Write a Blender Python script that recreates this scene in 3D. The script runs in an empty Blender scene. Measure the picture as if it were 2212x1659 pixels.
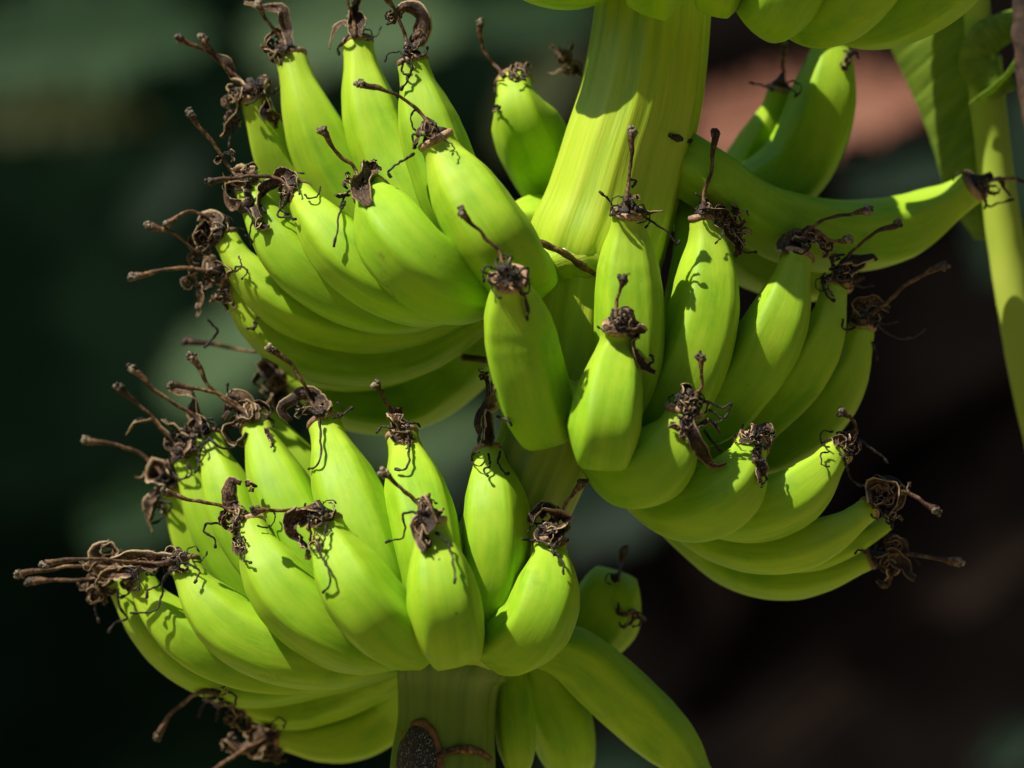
import bpy, math, random
import numpy as np
from mathutils import Vector, Matrix, noise

# ------------------------------------------------------------------ camera, light, exposure
SC = bpy.context.scene
COL = SC.collection
D0 = 2.0                       # metres from the lens to the stalk
S = 0.5 / 2212                 # metres per unit of the working grid at the stalk
cam = bpy.data.cameras.new("camera")
camo = bpy.data.objects.new("camera", cam)
COL.objects.link(camo)
camo.location = (0, -D0, 0)
camo.rotation_euler = (math.radians(90), 0, 0)
cam.lens = 144
cam.sensor_width = 36
cam.clip_start = 0.05
cam.clip_end = 200
cam.dof.use_dof = True
cam.dof.focus_distance = D0 - 0.035
cam.dof.aperture_fstop = 4.0
SC.camera = camo

to_sun = Vector((-0.50, -0.25, 0.83)).normalized()
w = bpy.data.worlds.new("World")
SC.world = w
w.use_nodes = True
nt = w.node_tree
nt.nodes.clear()
sky = nt.nodes.new("ShaderNodeTexSky")
sky.sky_type = 'NISHITA'
sky.sun_disc = False
sky.sun_elevation = math.asin(to_sun.z)
sky.sun_rotation = math.atan2(to_sun.x, to_sun.y)
bg = nt.nodes.new("ShaderNodeBackground")
bg.inputs[1].default_value = 0.075
wo = nt.nodes.new("ShaderNodeOutputWorld")
nt.links.new(sky.outputs[0], bg.inputs[0])
nt.links.new(bg.outputs[0], wo.inputs[0])
sun = bpy.data.lights.new("sun", 'SUN')
sun.energy = 5.0
sun.angle = math.radians(0.5)
sun.color = (1.0, 0.93, 0.80)
suno = bpy.data.objects.new("sun", sun)
COL.objects.link(suno)
suno.rotation_euler = to_sun.to_track_quat('Z', 'Y').to_euler()
SC.view_settings.view_transform = 'Standard'
SC.view_settings.look = 'None'
SC.view_settings.exposure = 0.36
SC.view_settings.gamma = 1

R = random.Random(7)


# ------------------------------------------------------------------ geometry helpers
def P(px, py, d=0.0):
    """grid point (px right, py down, d away from the lens, same unit) -> world"""
    y = d * S
    k = (D0 + y) / D0
    return Vector(((px - 1106) * S * k, y, (829.5 - py) * S * k))


def catmull(pts, n):
    """pts (m,k) -> n points evenly spaced along a centripetal-like Catmull-Rom curve"""
    p = np.array(pts, float)
    p = np.vstack([2 * p[0] - p[1], p, 2 * p[-1] - p[-2]])
    out = []
    for i in range(1, len(p) - 2):
        a, b, c, e = p[i - 1], p[i], p[i + 1], p[i + 2]
        for t in np.linspace(0, 1, 24, endpoint=False):
            out.append(0.5 * ((2 * b) + (-a + c) * t + (2 * a - 5 * b + 4 * c - e) * t * t + (-a + 3 * b - 3 * c + e) * t ** 3))
    out.append(p[-2])
    out = np.array(out)
    seg = np.r_[0, np.cumsum(np.linalg.norm(np.diff(out[:, :3] if out.shape[1] >= 3 else out, axis=0), axis=1))]
    s = np.linspace(0, seg[-1], n)
    return np.stack([np.interp(s, seg, out[:, k]) for k in range(out.shape[1])], 1)


def frames(pts):
    """parallel-transport frames for a list of Vectors"""
    n = len(pts)
    T = []
    for i in range(n):
        a = pts[max(0, i - 1)]
        b = pts[min(n - 1, i + 1)]
        t = (b - a)
        T.append(t.normalized() if t.length > 1e-9 else Vector((0, 0, 1)))
    up = Vector((0, -1, 0))
    if abs(T[0].dot(up)) > 0.9:
        up = Vector((1, 0, 0))
    u = (up - T[0] * up.dot(T[0])).normalized()
    U, V = [u], [T[0].cross(u)]
    for i in range(1, n):
        u = U[-1] - T[i] * U[-1].dot(T[i])
        u.normalize()
        U.append(u)
        V.append(T[i].cross(u))
    return T, U, V


def link_mesh(name, verts, faces, mat, parent=None, smooth=True, attrs=None):
    me = bpy.data.meshes.new(name)
    me.from_pydata([tuple(v) for v in verts], [], faces)
    if smooth:
        me.polygons.foreach_set("use_smooth", [True] * len(me.polygons))
    for k, vals in (attrs or {}).items():
        a = me.attributes.new(k, 'FLOAT', 'POINT')
        a.data.foreach_set("value", vals)
    if mat:
        me.materials.append(mat)
    me.update()
    o = bpy.data.objects.new(name, me)
    COL.objects.link(o)
    if parent:
        o.parent = parent
    return o


class MB:
    """collects vertices, faces and named float attributes of one mesh"""
    def __init__(s):
        s.v, s.f, s.a = [], [], {}

    def add(s, v, f, **at):
        n = len(s.v)
        s.v += v
        s.f += [tuple(i + n for i in q) for q in f]
        for k, vals in at.items():
            s.a.setdefault(k, [0.0] * n)
            s.a[k] += vals
        for k in s.a:
            if len(s.a[k]) < len(s.v):
                s.a[k] += [0.0] * (len(s.v) - len(s.a[k]))

    def build(s, name, mat, parent=None, smooth=True):
        return link_mesh(name, s.v, s.f, mat, parent, smooth, s.a)


def tube(mb, pts, radii, seg=8, lump=0.0, seed=0, cap=True):
    T, U, V = frames(pts)
    v, f, t_ = [], [], []
    n = len(pts)
    for i, p in enumerate(pts):
        for k in range(seg):
            th = 2 * math.pi * k / seg
            r = radii[i]
            if lump:
                r *= 1 + lump * noise.noise(Vector((math.cos(th) * 1.5, math.sin(th) * 1.5, i * 0.35 + seed * 7.3)))
            v.append(p + (U[i] * math.cos(th) + V[i] * math.sin(th)) * r)
            t_.append(i / (n - 1))
    for i in range(n - 1):
        for k in range(seg):
            k2 = (k + 1) % seg
            f.append((i * seg + k, i * seg + k2, (i + 1) * seg + k2, (i + 1) * seg + k))
    if cap:
        f.append(tuple(reversed(range(seg))))
        f.append(tuple(range((n - 1) * seg, n * seg)))
    mb.add(v, f, t=t_)


# ------------------------------------------------------------------ material helpers
def nodes_of(name):
    m = bpy.data.materials.new(name)
    m.use_nodes = True
    t = m.node_tree
    t.nodes.clear()
    out = t.nodes.new("ShaderNodeOutputMaterial")
    b = t.nodes.new("ShaderNodeBsdfPrincipled")
    t.links.new(b.outputs[0], out.inputs[0])
    return m, t, b


def N(t, kind, **kw):
    n = t.nodes.new(kind)
    for k, v in kw.items():
        if k.startswith("i_"):
            key = k[2:]
            n.inputs[int(key) if key.isdigit() else key].default_value = v
        else:
            setattr(n, k, v)
    return n


def ramp(t, src, stops, interp='LINEAR'):
    r = t.nodes.new("ShaderNodeValToRGB")
    r.color_ramp.interpolation = interp
    els = r.color_ramp.elements
    while len(els) < len(stops):
        els.new(0.5)
    for e, (p, c) in zip(els, stops):
        e.position = p
        e.color = (c[0], c[1], c[2], 1) if not isinstance(c, (int, float)) else (c, c, c, 1)
    t.links.new(src, r.inputs[0])
    return r.outputs[0]


def mix(t, fac, a, b, mode='MIX'):
    m = t.nodes.new("ShaderNodeMix")
    m.data_type = 'RGBA'
    m.blend_type = mode
    for s_, v in ((0, fac), (6, a), (7, b)):
        if hasattr(v, "is_linked"):
            t.links.new(v, m.inputs[s_])
        elif isinstance(v, (int, float)):
            m.inputs[s_].default_value = v if s_ == 0 else (v, v, v, 1)
        else:
            m.inputs[s_].default_value = (v[0], v[1], v[2], 1)
    return m.outputs[2]


def math_(t, op, a, b=0.0, c=None, clamp=False):
    m = t.nodes.new("ShaderNodeMath")
    m.operation = op
    m.use_clamp = clamp
    for i, v in enumerate((a, b) if c is None else (a, b, c)):
        if hasattr(v, "is_linked"):
            t.links.new(v, m.inputs[i])
        else:
            m.inputs[i].default_value = v
    return m.outputs[0]


def tex_noise(t, scale, detail=3, rough=0.5, vec=None, dist=0.0, sep=None):
    n = t.nodes.new("ShaderNodeTexNoise")
    n.inputs["Scale"].default_value = scale
    n.inputs["Detail"].default_value = detail
    n.inputs["Roughness"].default_value = rough
    n.inputs["Distortion"].default_value = dist
    if vec is None:
        g = t.nodes.new("ShaderNodeTexCoord")
        vec = g.outputs["Object"]
    if sep is not None:
        mp = t.nodes.new("ShaderNodeMapping")
        mp.inputs["Scale"].default_value = sep
        t.links.new(vec, mp.inputs[0])
        vec = mp.outputs[0]
    t.links.new(vec, n.inputs["Vector"])
    return n.outputs["Fac"]


def attr(t, name):
    a = t.nodes.new("ShaderNodeAttribute")
    a.attribute_name = name
    return a.outputs["Fac"]


def vec3(t, x, y, z):
    c = t.nodes.new("ShaderNodeCombineXYZ")
    for i, v in enumerate((x, y, z)):
        if hasattr(v, "is_linked"):
            t.links.new(v, c.inputs[i])
        else:
            c.inputs[i].default_value = v
    return c.outputs[0]


def bump(t, b, h, strength=0.3, dist=0.001):
    n = t.nodes.new("ShaderNodeBump")
    n.inputs["Strength"].default_value = strength
    n.inputs["Distance"].default_value = dist
    t.links.new(h, n.inputs["Height"])
    t.links.new(n.outputs[0], b.inputs["Normal"])


def banana_skin(name, specks):
    m, t, b = nodes_of(name)
    along, cx, cy = attr(t, "along"), attr(t, "cx"), attr(t, "cy")
    oi = t.nodes.new("ShaderNodeObjectInfo")
    rnd = oi.outputs["Random"]
    # streaks that run along the fruit
    sv = vec3(t, math_(t, 'MULTIPLY', cx, 1.0), math_(t, 'MULTIPLY', cy, 1.0), math_(t, 'MULTIPLY_ADD', rnd, 40.0, math_(t, 'MULTIPLY', along, 1.6)))
    streak = tex_noise(t, 2.2, 4, 0.55, sv)
    fine = tex_noise(t, 7.0, 3, 0.6, sv)
    blot = tex_noise(t, 55, 4, 0.65)
    base = ramp(t, math_(t, 'ADD', math_(t, 'MULTIPLY', streak, 0.65), math_(t, 'MULTIPLY', blot, 0.35)),
                [(0.28, (0.16, 0.37, 0.008)), (0.50, (0.29, 0.51, 0.012)), (0.72, (0.42, 0.59, 0.022))])
    # paler towards the flower end
    base = mix(t, ramp(t, along, [(0.70, 0.0), (1.0, 0.55)]), base, (0.50, 0.62, 0.05))
    # hue of one fruit against the next
    base = mix(t, math_(t, 'MULTIPLY', rnd, 0.35), base, (0.19, 0.40, 0.012))
    # dark green smudges
    sm = ramp(t, tex_noise(t, 38, 5, 0.7, None, 0.3), [(0.56, 0.0), (0.72, 0.42)])
    base = mix(t, sm, base, (0.11, 0.29, 0.012))
    # faint fine streaks
    base = mix(t, math_(t, 'MULTIPLY', ramp(t, fine, [(0.45, 0.0), (0.7, 1.0)]), 0.18), base, (0.44, 0.56, 0.06))
    # small bruises and specks
    vo = N(t, "ShaderNodeTexVoronoi", feature='F1')
    vo.inputs["Scale"].default_value = 130 if specks else 90
    g = t.nodes.new("ShaderNodeTexCoord")
    t.links.new(g.outputs["Object"], vo.inputs["Vector"])
    d = math_(t, 'ADD', vo.outputs["Distance"], math_(t, 'MULTIPLY', tex_noise(t, 700, 2), 0.12))
    pick = ramp(t, vo.outputs["Color"], [(0.66 if specks else 0.78, 0.0), (0.68 if specks else 0.80, 1.0)])
    sp = math_(t, 'MULTIPLY', ramp(t, d, [(0.11, 1.0), (0.17, 0.0)]), pick)
    base = mix(t, math_(t, 'MULTIPLY', sp, 0.9 if specks else 0.6), base, (0.07, 0.04, 0.012))
    br = tex_noise(t, 24, 2, 0.5, None, 0.2)
    br2 = tex_noise(t, 420, 4, 0.7)
    bm = math_(t, 'MULTIPLY', ramp(t, br, [(0.70, 0.0), (0.76, 1.0)]), ramp(t, br2, [(0.45, 0.0), (0.65, 0.7)]))
    base = mix(t, bm, base, (0.17, 0.12, 0.02))
    t.links.new(base, b.inputs["Base Color"])
    rough = ramp(t, blot, [(0.3, 0.50), (0.7, 0.66)])
    t.links.new(rough, b.inputs["Roughness"])
    b.inputs["Specular IOR Level"].default_value = 0.25
    b.inputs["Subsurface Weight"].default_value = 0.3
    b.inputs["Subsurface Radius"].default_value = (0.7, 1.0, 0.15)
    b.inputs["Subsurface Scale"].default_value = 0.006
    hh = math_(t, 'ADD', math_(t, 'MULTIPLY', fine, 0.7), math_(t, 'MULTIPLY', tex_noise(t, 260, 3), 0.25))
    bump(t, b, hh, 0.35, 0.0006)
    return m


def stalk_skin():
    m, t, b = nodes_of("stalk_skin")
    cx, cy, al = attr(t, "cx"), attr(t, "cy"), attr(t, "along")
    sv = vec3(t, cx, cy, math_(t, 'MULTIPLY', al, 0.10))
    a = tex_noise(t, 4.5, 5, 0.6, sv)
    c = tex_noise(t, 20, 3, 0.6, sv)
    base = ramp(t, a, [(0.30, (0.26, 0.44, 0.016)), (0.5, (0.40, 0.56, 0.024)), (0.72, (0.52, 0.62, 0.04))])
    base = mix(t, ramp(t, c, [(0.5, 0.0), (0.75, 0.5)]), base, (0.60, 0.62, 0.09))
    base = mix(t, ramp(t, math_(t, 'MULTIPLY', al, 0.125), [(0.36, 0.0), (0.80, 0.85)]), base, mix(t, a, (0.04, 0.10, 0.008), (0.15, 0.25, 0.022)))  # lower stalk: greener skin, plus shade under the hands put into the colour
    t.links.new(base, b.inputs["Base Color"])
    b.inputs["Roughness"].default_value = 0.42
    b.inputs["Subsurface Weight"].default_value = 0.3
    b.inputs["Subsurface Radius"].default_value = (0.7, 1.0, 0.15)
    b.inputs["Subsurface Scale"].default_value = 0.006
    # brown sap stain round the cut scar low on the stalk
    bump(t, b, math_(t, 'ADD', a, math_(t, 'MULTIPLY', c, 0.5)), 0.5, 0.001)
    return m


def dry_mat(name, dark, mid, light, scale=900, edge=True):
    m, t, b = nodes_of(name)
    e = attr(t, "edge")
    st = tex_noise(t, 3.5, 4, 0.7, vec3(t, math_(t, 'MULTIPLY', attr(t, "across"), 3.4), math_(t, 'MULTIPLY', attr(t, "t"), 0.8), attr(t, "seed")))
    sp = tex_noise(t, scale, 4, 0.65)
    k = math_(t, 'ADD', math_(t, 'MULTIPLY', st, 0.5), math_(t, 'MULTIPLY', sp, 0.5))
    base = ramp(t, k, [(0.40, dark), (0.50, mid), (0.61, light)])
    big = tex_noise(t, 60, 2)
    base = mix(t, ramp(t, big, [(0.40, 0.75), (0.55, 0.0)]), base, dark)
    if edge:
        base = mix(t, ramp(t, e, [(0.80, 0.0), (1.0, 0.8)]), base, (0.66, 0.48, 0.27))
    t.links.new(base, b.inputs["Base Color"])
    b.inputs["Roughness"].default_value = 0.62
    b.inputs["Specular IOR Level"].default_value = 0.3
    bump(t, b, k, 0.9, 0.0008)
    return m


M = {}
M['banana'] = banana_skin("green_banana_skin", False)
M['banana_speck'] = banana_skin("speckled_banana_skin", True)
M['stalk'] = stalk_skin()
M['petal'] = dry_mat("dry_petal", (0.010, 0.006, 0.0045), (0.065, 0.034, 0.018), (0.30, 0.18, 0.092))
M['style'] = dry_mat("dry_style", (0.022, 0.012, 0.007), (0.11, 0.055, 0.024), (0.34, 0.20, 0.09), 500, False)
M['stigma'] = dry_mat("dry_stigma", (0.02, 0.016, 0.012), (0.15, 0.115, 0.075), (0.48, 0.40, 0.28), 1300, False)
M['filament'] = dry_mat("dry_filament", (0.008, 0.007, 0.007), (0.025, 0.019, 0.017), (0.13, 0.08, 0.045), 500, False)
M['scar'] = dry_mat("tip_scar", (0.12, 0.065, 0.035), (0.48, 0.29, 0.165), (0.70, 0.49, 0.31), 1100, False)

# ------------------------------------------------------------------ stalk path
STALK = [(1418, -260, 0, 128), (1412, 0, 0, 125), (1388, 200, 0, 132), (1352, 330, 0, 137), (1318, 450, 0, 142), (1285, 545, 0, 146), (1270, 600, 5, 112),
         (1252, 720, 8, 108), (1220, 860, 10, 112), (1165, 1010, 10, 104), (1085, 1180, 5, 104), (1010, 1340, 0, 112),
         (975, 1430, 0, 122), (966, 1480, 0, 108), (962, 1560, 0, 104), (955, 1650, 0, 112), (950, 1780, 0, 112)]
stalk_s = catmull(STALK, 150)

# ------------------------------------------------------------------ the bananas: tip -> base, (x, y, depth), greatest radius
B = {}


def ban(key, pts, r, **kw):
    B[key] = dict(pts=pts, r=r, **kw)


# top hand
ban('0a', [(1080, -170, -120), (1130, -85, -120), (1205, -52, -110), (1290, -60, -90), (1380, -120, -60)], 72)
ban('0b', [(1440, -330, -330), (1432, -180, -345), (1422, -70, -300), (1418, -20, -210), (1415, -50, -110)], 78)
ban('0c', [(1590, -300, -310), (1575, -160, -320), (1556, -60, -280), (1550, -14, -200), (1530, -50, -110)], 66)
ban('0d', [(1790, -260, -260), (1750, -130, -275), (1700, -20, -250), (1672, 14, -190), (1610, -20, -100)], 80)
ban('0e', [(1970, -230, -210), (1910, -100, -220), (1835, 0, -200), (1760, 34, -150), (1640, 0, -80)], 82)
ban('0f', [(2170, -170, -110), (2070, -60, -110), (1960, 15, -100), (1850, 40, -80), (1700, 10, -30)], 78)
ban('0g', [(960, -300, -60), (1010, -200, -60), (1090, -130, -50), (1180, -110, -40), (1300, -130, -30)], 72)  # this and the next: unseen fruit above the frame, added to cast shade
ban('0h', [(1050, -420, -100), (1090, -320, -110), (1160, -240, -110), (1240, -200, -90), (1330, -220, -50)], 74)
ban('0k', [(2010, -270, 290), (1900, -160, 300), (1750, -105, 300), (1600, -100, 250), (1450, -130, 120)], 78)  # this and the next three: unseen fruit, added to shade the back bananas
ban('0l', [(1230, -380, 300), (1330, -250, 320), (1450, -140, 300), (1520, -115, 220), (1480, -140, 100)], 80)
ban('0m', [(1150, -330, 280), (1200, -200, 300), (1290, -115, 300), (1380, -85, 250), (1400, -100, 120)], 76)
ban('0n', [(1060, -300, 240), (1110, -190, 260), (1190, -120, 260), (1290, -90, 200), (1370, -110, 100)], 74)
ban('0i', [(1270, -420, -260), (1270, -290, -270), (1290, -170, -250), (1310, -130, -180), (1360, -150, -80)], 74)
ban('0j', [(2140, -380, 20), (2050, -260, 20), (1940, -170, 20), (1820, -130, 20), (1650, -120, 10)], 78)
# upper left hand
ban('1a', [(628, 122, 80), (662, 230, 80), (715, 350, 80), (800, 480, 50), (930, 580, 20), (1160, 560, 0)], 76)
ban('1b', [(772, 90, 50), (792, 200, 50), (835, 330, 40), (910, 470, 0), (1010, 570, 0), (1170, 560, -10)], 74)
ban('1c', [(890, 130, -110), (915, 230, -95), (950, 340, -60), (1000, 460, -30), (1080, 550, 0), (1190, 550, -10)], 74)
ban('1d', [(548, 205, 90), (575, 290, 90), (625, 385, 90), (710, 490, 80), (860, 590, 50), (1150, 570, 20)], 72)
ban('1e', [(535, 405, -30), (575, 480, -35), (650, 575, -35), (770, 645, -30), (900, 660, -20), (1080, 610, -20)], 68)
ban('1f', [(643, 418, -100), (690, 480, -105), (760, 560, -105), (860, 620, -95), (960, 640, -70), (1100, 600, -50)], 72)
ban('1g', [(800, 412, -170), (838, 485, -180), (900, 565, -180), (985, 615, -150), (1060, 610, -110), (1150, 580, -60)], 84)
ban('1h', [(940, 300, -190), (985, 380, -205), (1040, 470, -195), (1090, 545, -165), (1120, 590, -110), (1180, 590, -60)], 84)
ban('1i', [(485, 510, 40), (530, 580, 40), (620, 655, 40), (740, 695, 40), (870, 695, 30), (1080, 640, 0)], 62)
ban('1j', [(495, 598, 120), (545, 680, 120), (640, 745, 120), (760, 770, 110), (890, 755, 90), (1090, 660, 30)], 64)
ban('1m', [(560, 700, 200), (640, 770, 200), (740, 790, 190), (840, 775, 180), (950, 725, 140), (1110, 650, 60)], 62)
ban('1k', [(612, 795, 300), (690, 835, 300), (790, 860, 290), (880, 850, 270), (960, 800, 210), (1110, 670, 90)], 88)
ban('1l', [(1110, 178, 150), (1125, 250, 150), (1165, 340, 150), (1230, 420, 130), (1300, 460, 90)], 86)
ban('1p', [(1282, 190, 300), (1312, 280, 300), (1330, 400, 220), (1320, 480, 120)], 66)
ban('1n', [(1075, 470, 110), (1120, 480, 110), (1170, 490, 100), (1230, 500, 80), (1290, 500, 40)], 72)
# right part of the upper hand, behind
ban('2m', [(2108, 400, 250), (2040, 445, 250), (1930, 500, 240), (1790, 508, 220), (1650, 468, 180), (1545, 395, 110), (1440, 330, 40)], 82, ped=0.84)
ban('2n', [(1685, 190, 340), (1668, 260, 350), (1625, 350, 340), (1560, 430, 280), (1460, 440, 120)], 60)
ban('2o', [(1795, 60, 280), (1790, 170, 300), (1762, 280, 310), (1705, 375, 290), (1605, 430, 210), (1470, 400, 90)], 84, ped=0.8)
ban('2p', [(1830, 600, 220), (1765, 600, 220), (1680, 575, 205), (1590, 530, 170), (1490, 450, 70)], 74, ped=0.8)
ban('2q', [(1470, 380, 150), (1510, 470, 150), (1500, 600, 120), (1460, 740, 80), (1380, 860, 40)], 60)
# middle right hand
ban('2a', [(1102, 600, -290), (1115, 700, -300), (1138, 810, -290), (1162, 890, -240), (1180, 910, -140), (1195, 890, -60)], 80)
ban('2b', [(1357, 458, -120), (1357, 560, -135), (1360, 680, -140), (1358, 800, -130), (1330, 880, -90), (1280, 900, -40)], 76)
ban('2c', [(1338, 705, -270), (1328, 790, -290), (1314, 880, -285), (1306, 940, -240), (1300, 940, -160), (1270, 900, -70)], 76)
ban('2d', [(1525, 470, -80), (1530, 570, -90), (1522, 690, -95), (1485, 810, -85), (1420, 900, -60), (1290, 930, -20)], 80)
ban('2e', [(1722, 552, -50), (1700, 640, -55), (1660, 740, -60), (1600, 830, -50), (1520, 900, -40), (1300, 940, -10)], 77)
ban('2f', [(1803, 612, 20), (1788, 700, 15), (1740, 795, 10), (1670, 870, 10), (1570, 930, 5), (1310, 940, 0)], 66)
ban('2g', [(1862, 705, 90), (1842, 790, 85), (1790, 875, 80), (1710, 940, 70), (1610, 970, 60), (1320, 930, 20)], 66)
ban('2h', [(1478, 885, -230), (1460, 940, -240), (1420, 1000, -225), (1380, 1015, -170), (1340, 990, -110), (1280, 930, -40)], 86)
ban('2i', [(1622, 962, -170), (1600, 1020, -175), (1555, 1070, -165), (1490, 1085, -130), (1420, 1060, -90), (1290, 950, -30)], 82)
ban('2j', [(1808, 975, -90), (1765, 1030, -95), (1700, 1080, -95), (1610, 1100, -80), (1500, 1070, -60), (1300, 950, -20)], 73)
ban('2k', [(1878, 1098, -20), (1810, 1145, -20), (1715, 1180, -20), (1600, 1175, -20), (1490, 1120, -20), (1310, 960, 0)], 58)
ban('2r', [(1915, 1130, 60), (1850, 1170, 60), (1740, 1200, 60), (1620, 1180, 50), (1500, 1120, 30), (1310, 960, 10)], 42)
ban('2l', [(1880, 1205, 70), (1800, 1235, 70), (1700, 1246, 70), (1600, 1225, 60), (1510, 1160, 40), (1310, 970, 20)], 55)
# lower left and middle hand
ban('3z', [(372, 1048, 190), (395, 1120, 190), (445, 1210, 180), (530, 1300, 160), (680, 1370, 110), (940, 1380, 30)], 70)
ban('3y', [(402, 985, 150), (430, 1070, 150), (480, 1170, 145), (560, 1270, 120), (700, 1350, 80), (940, 1380, 10)], 67)
ban('3a', [(450, 945, 100), (478, 1030, 100), (525, 1140, 95), (600, 1240, 80), (720, 1330, 50), (940, 1380, 0)], 69)
ban('3b', [(552, 918, 30), (585, 1010, 30), (635, 1120, 25), (700, 1230, 15), (790, 1330, 0), (940, 1380, -10)], 76)
ban('3c', [(560, 885, 210), (610, 945, 210), (670, 1030, 205), (740, 1150, 190), (840, 1290, 120), (950, 1360, 40)], 50)
ban('3d', [(700, 912, -40), (730, 1010, -45), (775, 1130, -50), (825, 1250, -50), (870, 1330, -40), (950, 1370, -20)], 80)
ban('3e', [(868, 938, -80), (893, 1040, -90), (920, 1150, -95), (940, 1260, -90), (955, 1340, -70), (970, 1370, -40)], 76)
ban('3f', [(1053, 976, -60), (1067, 1070, -75), (1070, 1180, -85), (1056, 1290, -85), (1030, 1350, -70), (1000, 1370, -40)], 74)
ban('3g', [(538, 1135, -140), (575, 1215, -150), (640, 1305, -150), (735, 1370, -135), (830, 1390, -100), (930, 1390, -40)], 79)
ban('3h', [(700, 1125, -200), (732, 1205, -215), (780, 1290, -215), (835, 1350, -180), (880, 1365, -120), (940, 1380, -50)], 84)
ban('3i', [(927, 1125, -245), (945, 1210, -262), (960, 1300, -262), (970, 1360, -215), (975, 1372, -140), (975, 1372, -60)], 79, speck=True)
ban('3j', [(1187, 1168, -170), (1186, 1240, -190), (1173, 1312, -195), (1148, 1362, -165), (1105, 1385, -110), (1040, 1385, -50)], 78)
ban('3k', [(398, 1218, -50), (440, 1295, -55), (520, 1370, -55), (630, 1412, -50), (760, 1415, -35), (930, 1400, -20)], 76)
ban('3l', [(298, 1240, 40), (340, 1315, 40), (430, 1390, 40), (550, 1432, 40), (690, 1435, 30), (920, 1410, 0)], 68)
ban('3m', [(248, 1245, 140), (310, 1340, 140), (410, 1425, 140), (540, 1470, 130), (700, 1450, 90), (920, 1415, 20)], 62)
ban('3n', [(480, 1495, 230), (550, 1520, 230), (640, 1525, 220), (740, 1495, 180), (830, 1455, 110), (930, 1420, 40)], 56)
ban('3o', [(608, 1590, 310), (680, 1600, 310), (770, 1580, 290), (850, 1530, 220), (900, 1470, 120), (950, 1430, 50)], 72)
# behind the stalk, low right
ban('4a', [(1325, 1278, 330), (1316, 1290, 290), (1306, 1316, 240), (1285, 1345, 200), (1220, 1385, 150), (1100, 1390, 80)], 90)
ban('4b', [(1525, 1700, 110), (1462, 1622, 110), (1380, 1545, 110), (1300, 1470, 110), (1220, 1410, 100), (1080, 1390, 60)], 72)
ban('4c', [(1235, 1660, 330), (1225, 1615, 240), (1215, 1570, 190), (1180, 1490, 150), (1140, 1420, 110), (1060, 1390, 60)], 72)
ban('4d', [(1120, 1690, 60), (1118, 1640, 60), (1112, 1560, 60), (1105, 1480, 60), (1085, 1420, 50), (1040, 1390, 40)], 46, ped=0.8)

# radius along the fruit, 0 = tip
PROF_T = [0, .03, .08, .14, .22, .31, .45, .60, .72, .82, .90, 1.0]
PROF_R = [.47, .455, .53, .71, .89, .98, 1.0, .98, .90, .72, .52, .40]

KEYS = list(B)


def prof(k, t):
    r = np.interp(t, PROF_T, PROF_R)
    return np.where(t > 0.5, np.maximum(r, B[k].get('ped', 0)), r) * B[k]['r']


NS = 22
centers, radii, owner, soft = [], [], [], []
for bi, k in enumerate(KEYS):
    c = catmull(B[k]['pts'], NS)
    B[k]['c'] = c
    t = np.linspace(0, 1, NS)
    rr = prof(k, t)
    B[k]['rr'] = rr
# push neighbours apart in depth until they only touch
X = np.array([B[k]['c'] for k in KEYS])           # nb, NS, 3
RR = np.array([B[k]['rr'] for k in KEYS])
nb = len(KEYS)
tt = np.linspace(0, 1, NS)
wgt = np.clip((0.86 - tt) / 0.12, 0, 1)           # the fused pedicels may overlap
st_p = stalk_s[::3, :3]
st_r = stalk_s[::3, 3]
order0 = X[:, :, 2].copy()
FIT = np.stack([(1 - tt), (1 - tt) * tt, (1 - tt) * tt * tt], 1)
for it in range(90):
    flat = X.reshape(-1, 3)
    rf = RR.reshape(-1)
    wf = np.tile(wgt, nb)
    ow = np.repeat(np.arange(nb), NS)
    d = flat[:, None, :] - flat[None, :, :]
    dist = np.sqrt((d ** 2).sum(-1)) + 1e-6
    need = 0.95 * (rf[:, None] + rf[None, :])
    pen = (need - dist)
    mask = (pen > 0) & (ow[:, None] != ow[None, :])
    pen = np.where(mask, pen, 0) * np.minimum(wf[:, None], wf[None, :])
    o0 = order0.reshape(-1)
    sgn = np.sign(d[:, :, 2] * 0.5 + (o0[:, None] - o0[None, :]))
    push = pen * sgn * np.clip(np.abs(d[:, :, 2]) / dist + 0.25, 0, 1)
    idx = np.argmax(np.abs(push), axis=1)
    dz = push[np.arange(len(flat)), idx] * 0.25
    # stalk, fixed
    ds = flat[:, None, :] - st_p[None, :, :]
    dd = np.sqrt((ds ** 2).sum(-1)) + 1e-6
    ps = np.clip(0.97 * (rf[:, None] + st_r[None, :]) - dd, 0, None) * wf[:, None]
    j = np.argmax(ps, axis=1)
    s2 = np.sign(o0)
    dz += 0.3 * ps[np.arange(len(flat)), j] * np.where(s2 == 0, -1, s2)
    dz = dz.reshape(nb, NS)
    for _ in range(5):
        p = np.pad(dz, ((0, 0), (1, 1)), mode='edge')
        dz = 0.25 * p[:, :-2] + 0.5 * p[:, 1:-1] + 0.25 * p[:, 2:]
    dz *= np.clip((1.0 - tt) / 0.2, 0, 1)[None, :]
    dz = np.clip(dz, -8, 8)
    X[:, :, 2] += dz
    if it % 5 == 4 or it > 84:
        tot = X[:, :, 2] - order0
        cf = np.linalg.lstsq(FIT, tot.T, rcond=None)[0]
        X[:, :, 2] = order0 + np.clip((FIT @ cf).T, -130, 130)
for i, k in enumerate(KEYS):
    B[k]['c'] = X[i]
ALLP = np.concatenate([catmull(X[i], 90) for i in range(nb)])
ALLR = np.concatenate([prof(k, np.linspace(0, 1, 90)) for k in KEYS])


def front(px, py, default):
    """depth of the nearest fruit surface at a grid point"""
    q = (ALLP[:, 0] - px) ** 2 + (ALLP[:, 1] - py) ** 2
    m_ = q < (ALLR * 1.0) ** 2
    if not m_.any():
        return default
    return float((ALLP[m_, 2] - np.sqrt(ALLR[m_] ** 2 - q[m_])).min())


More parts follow.
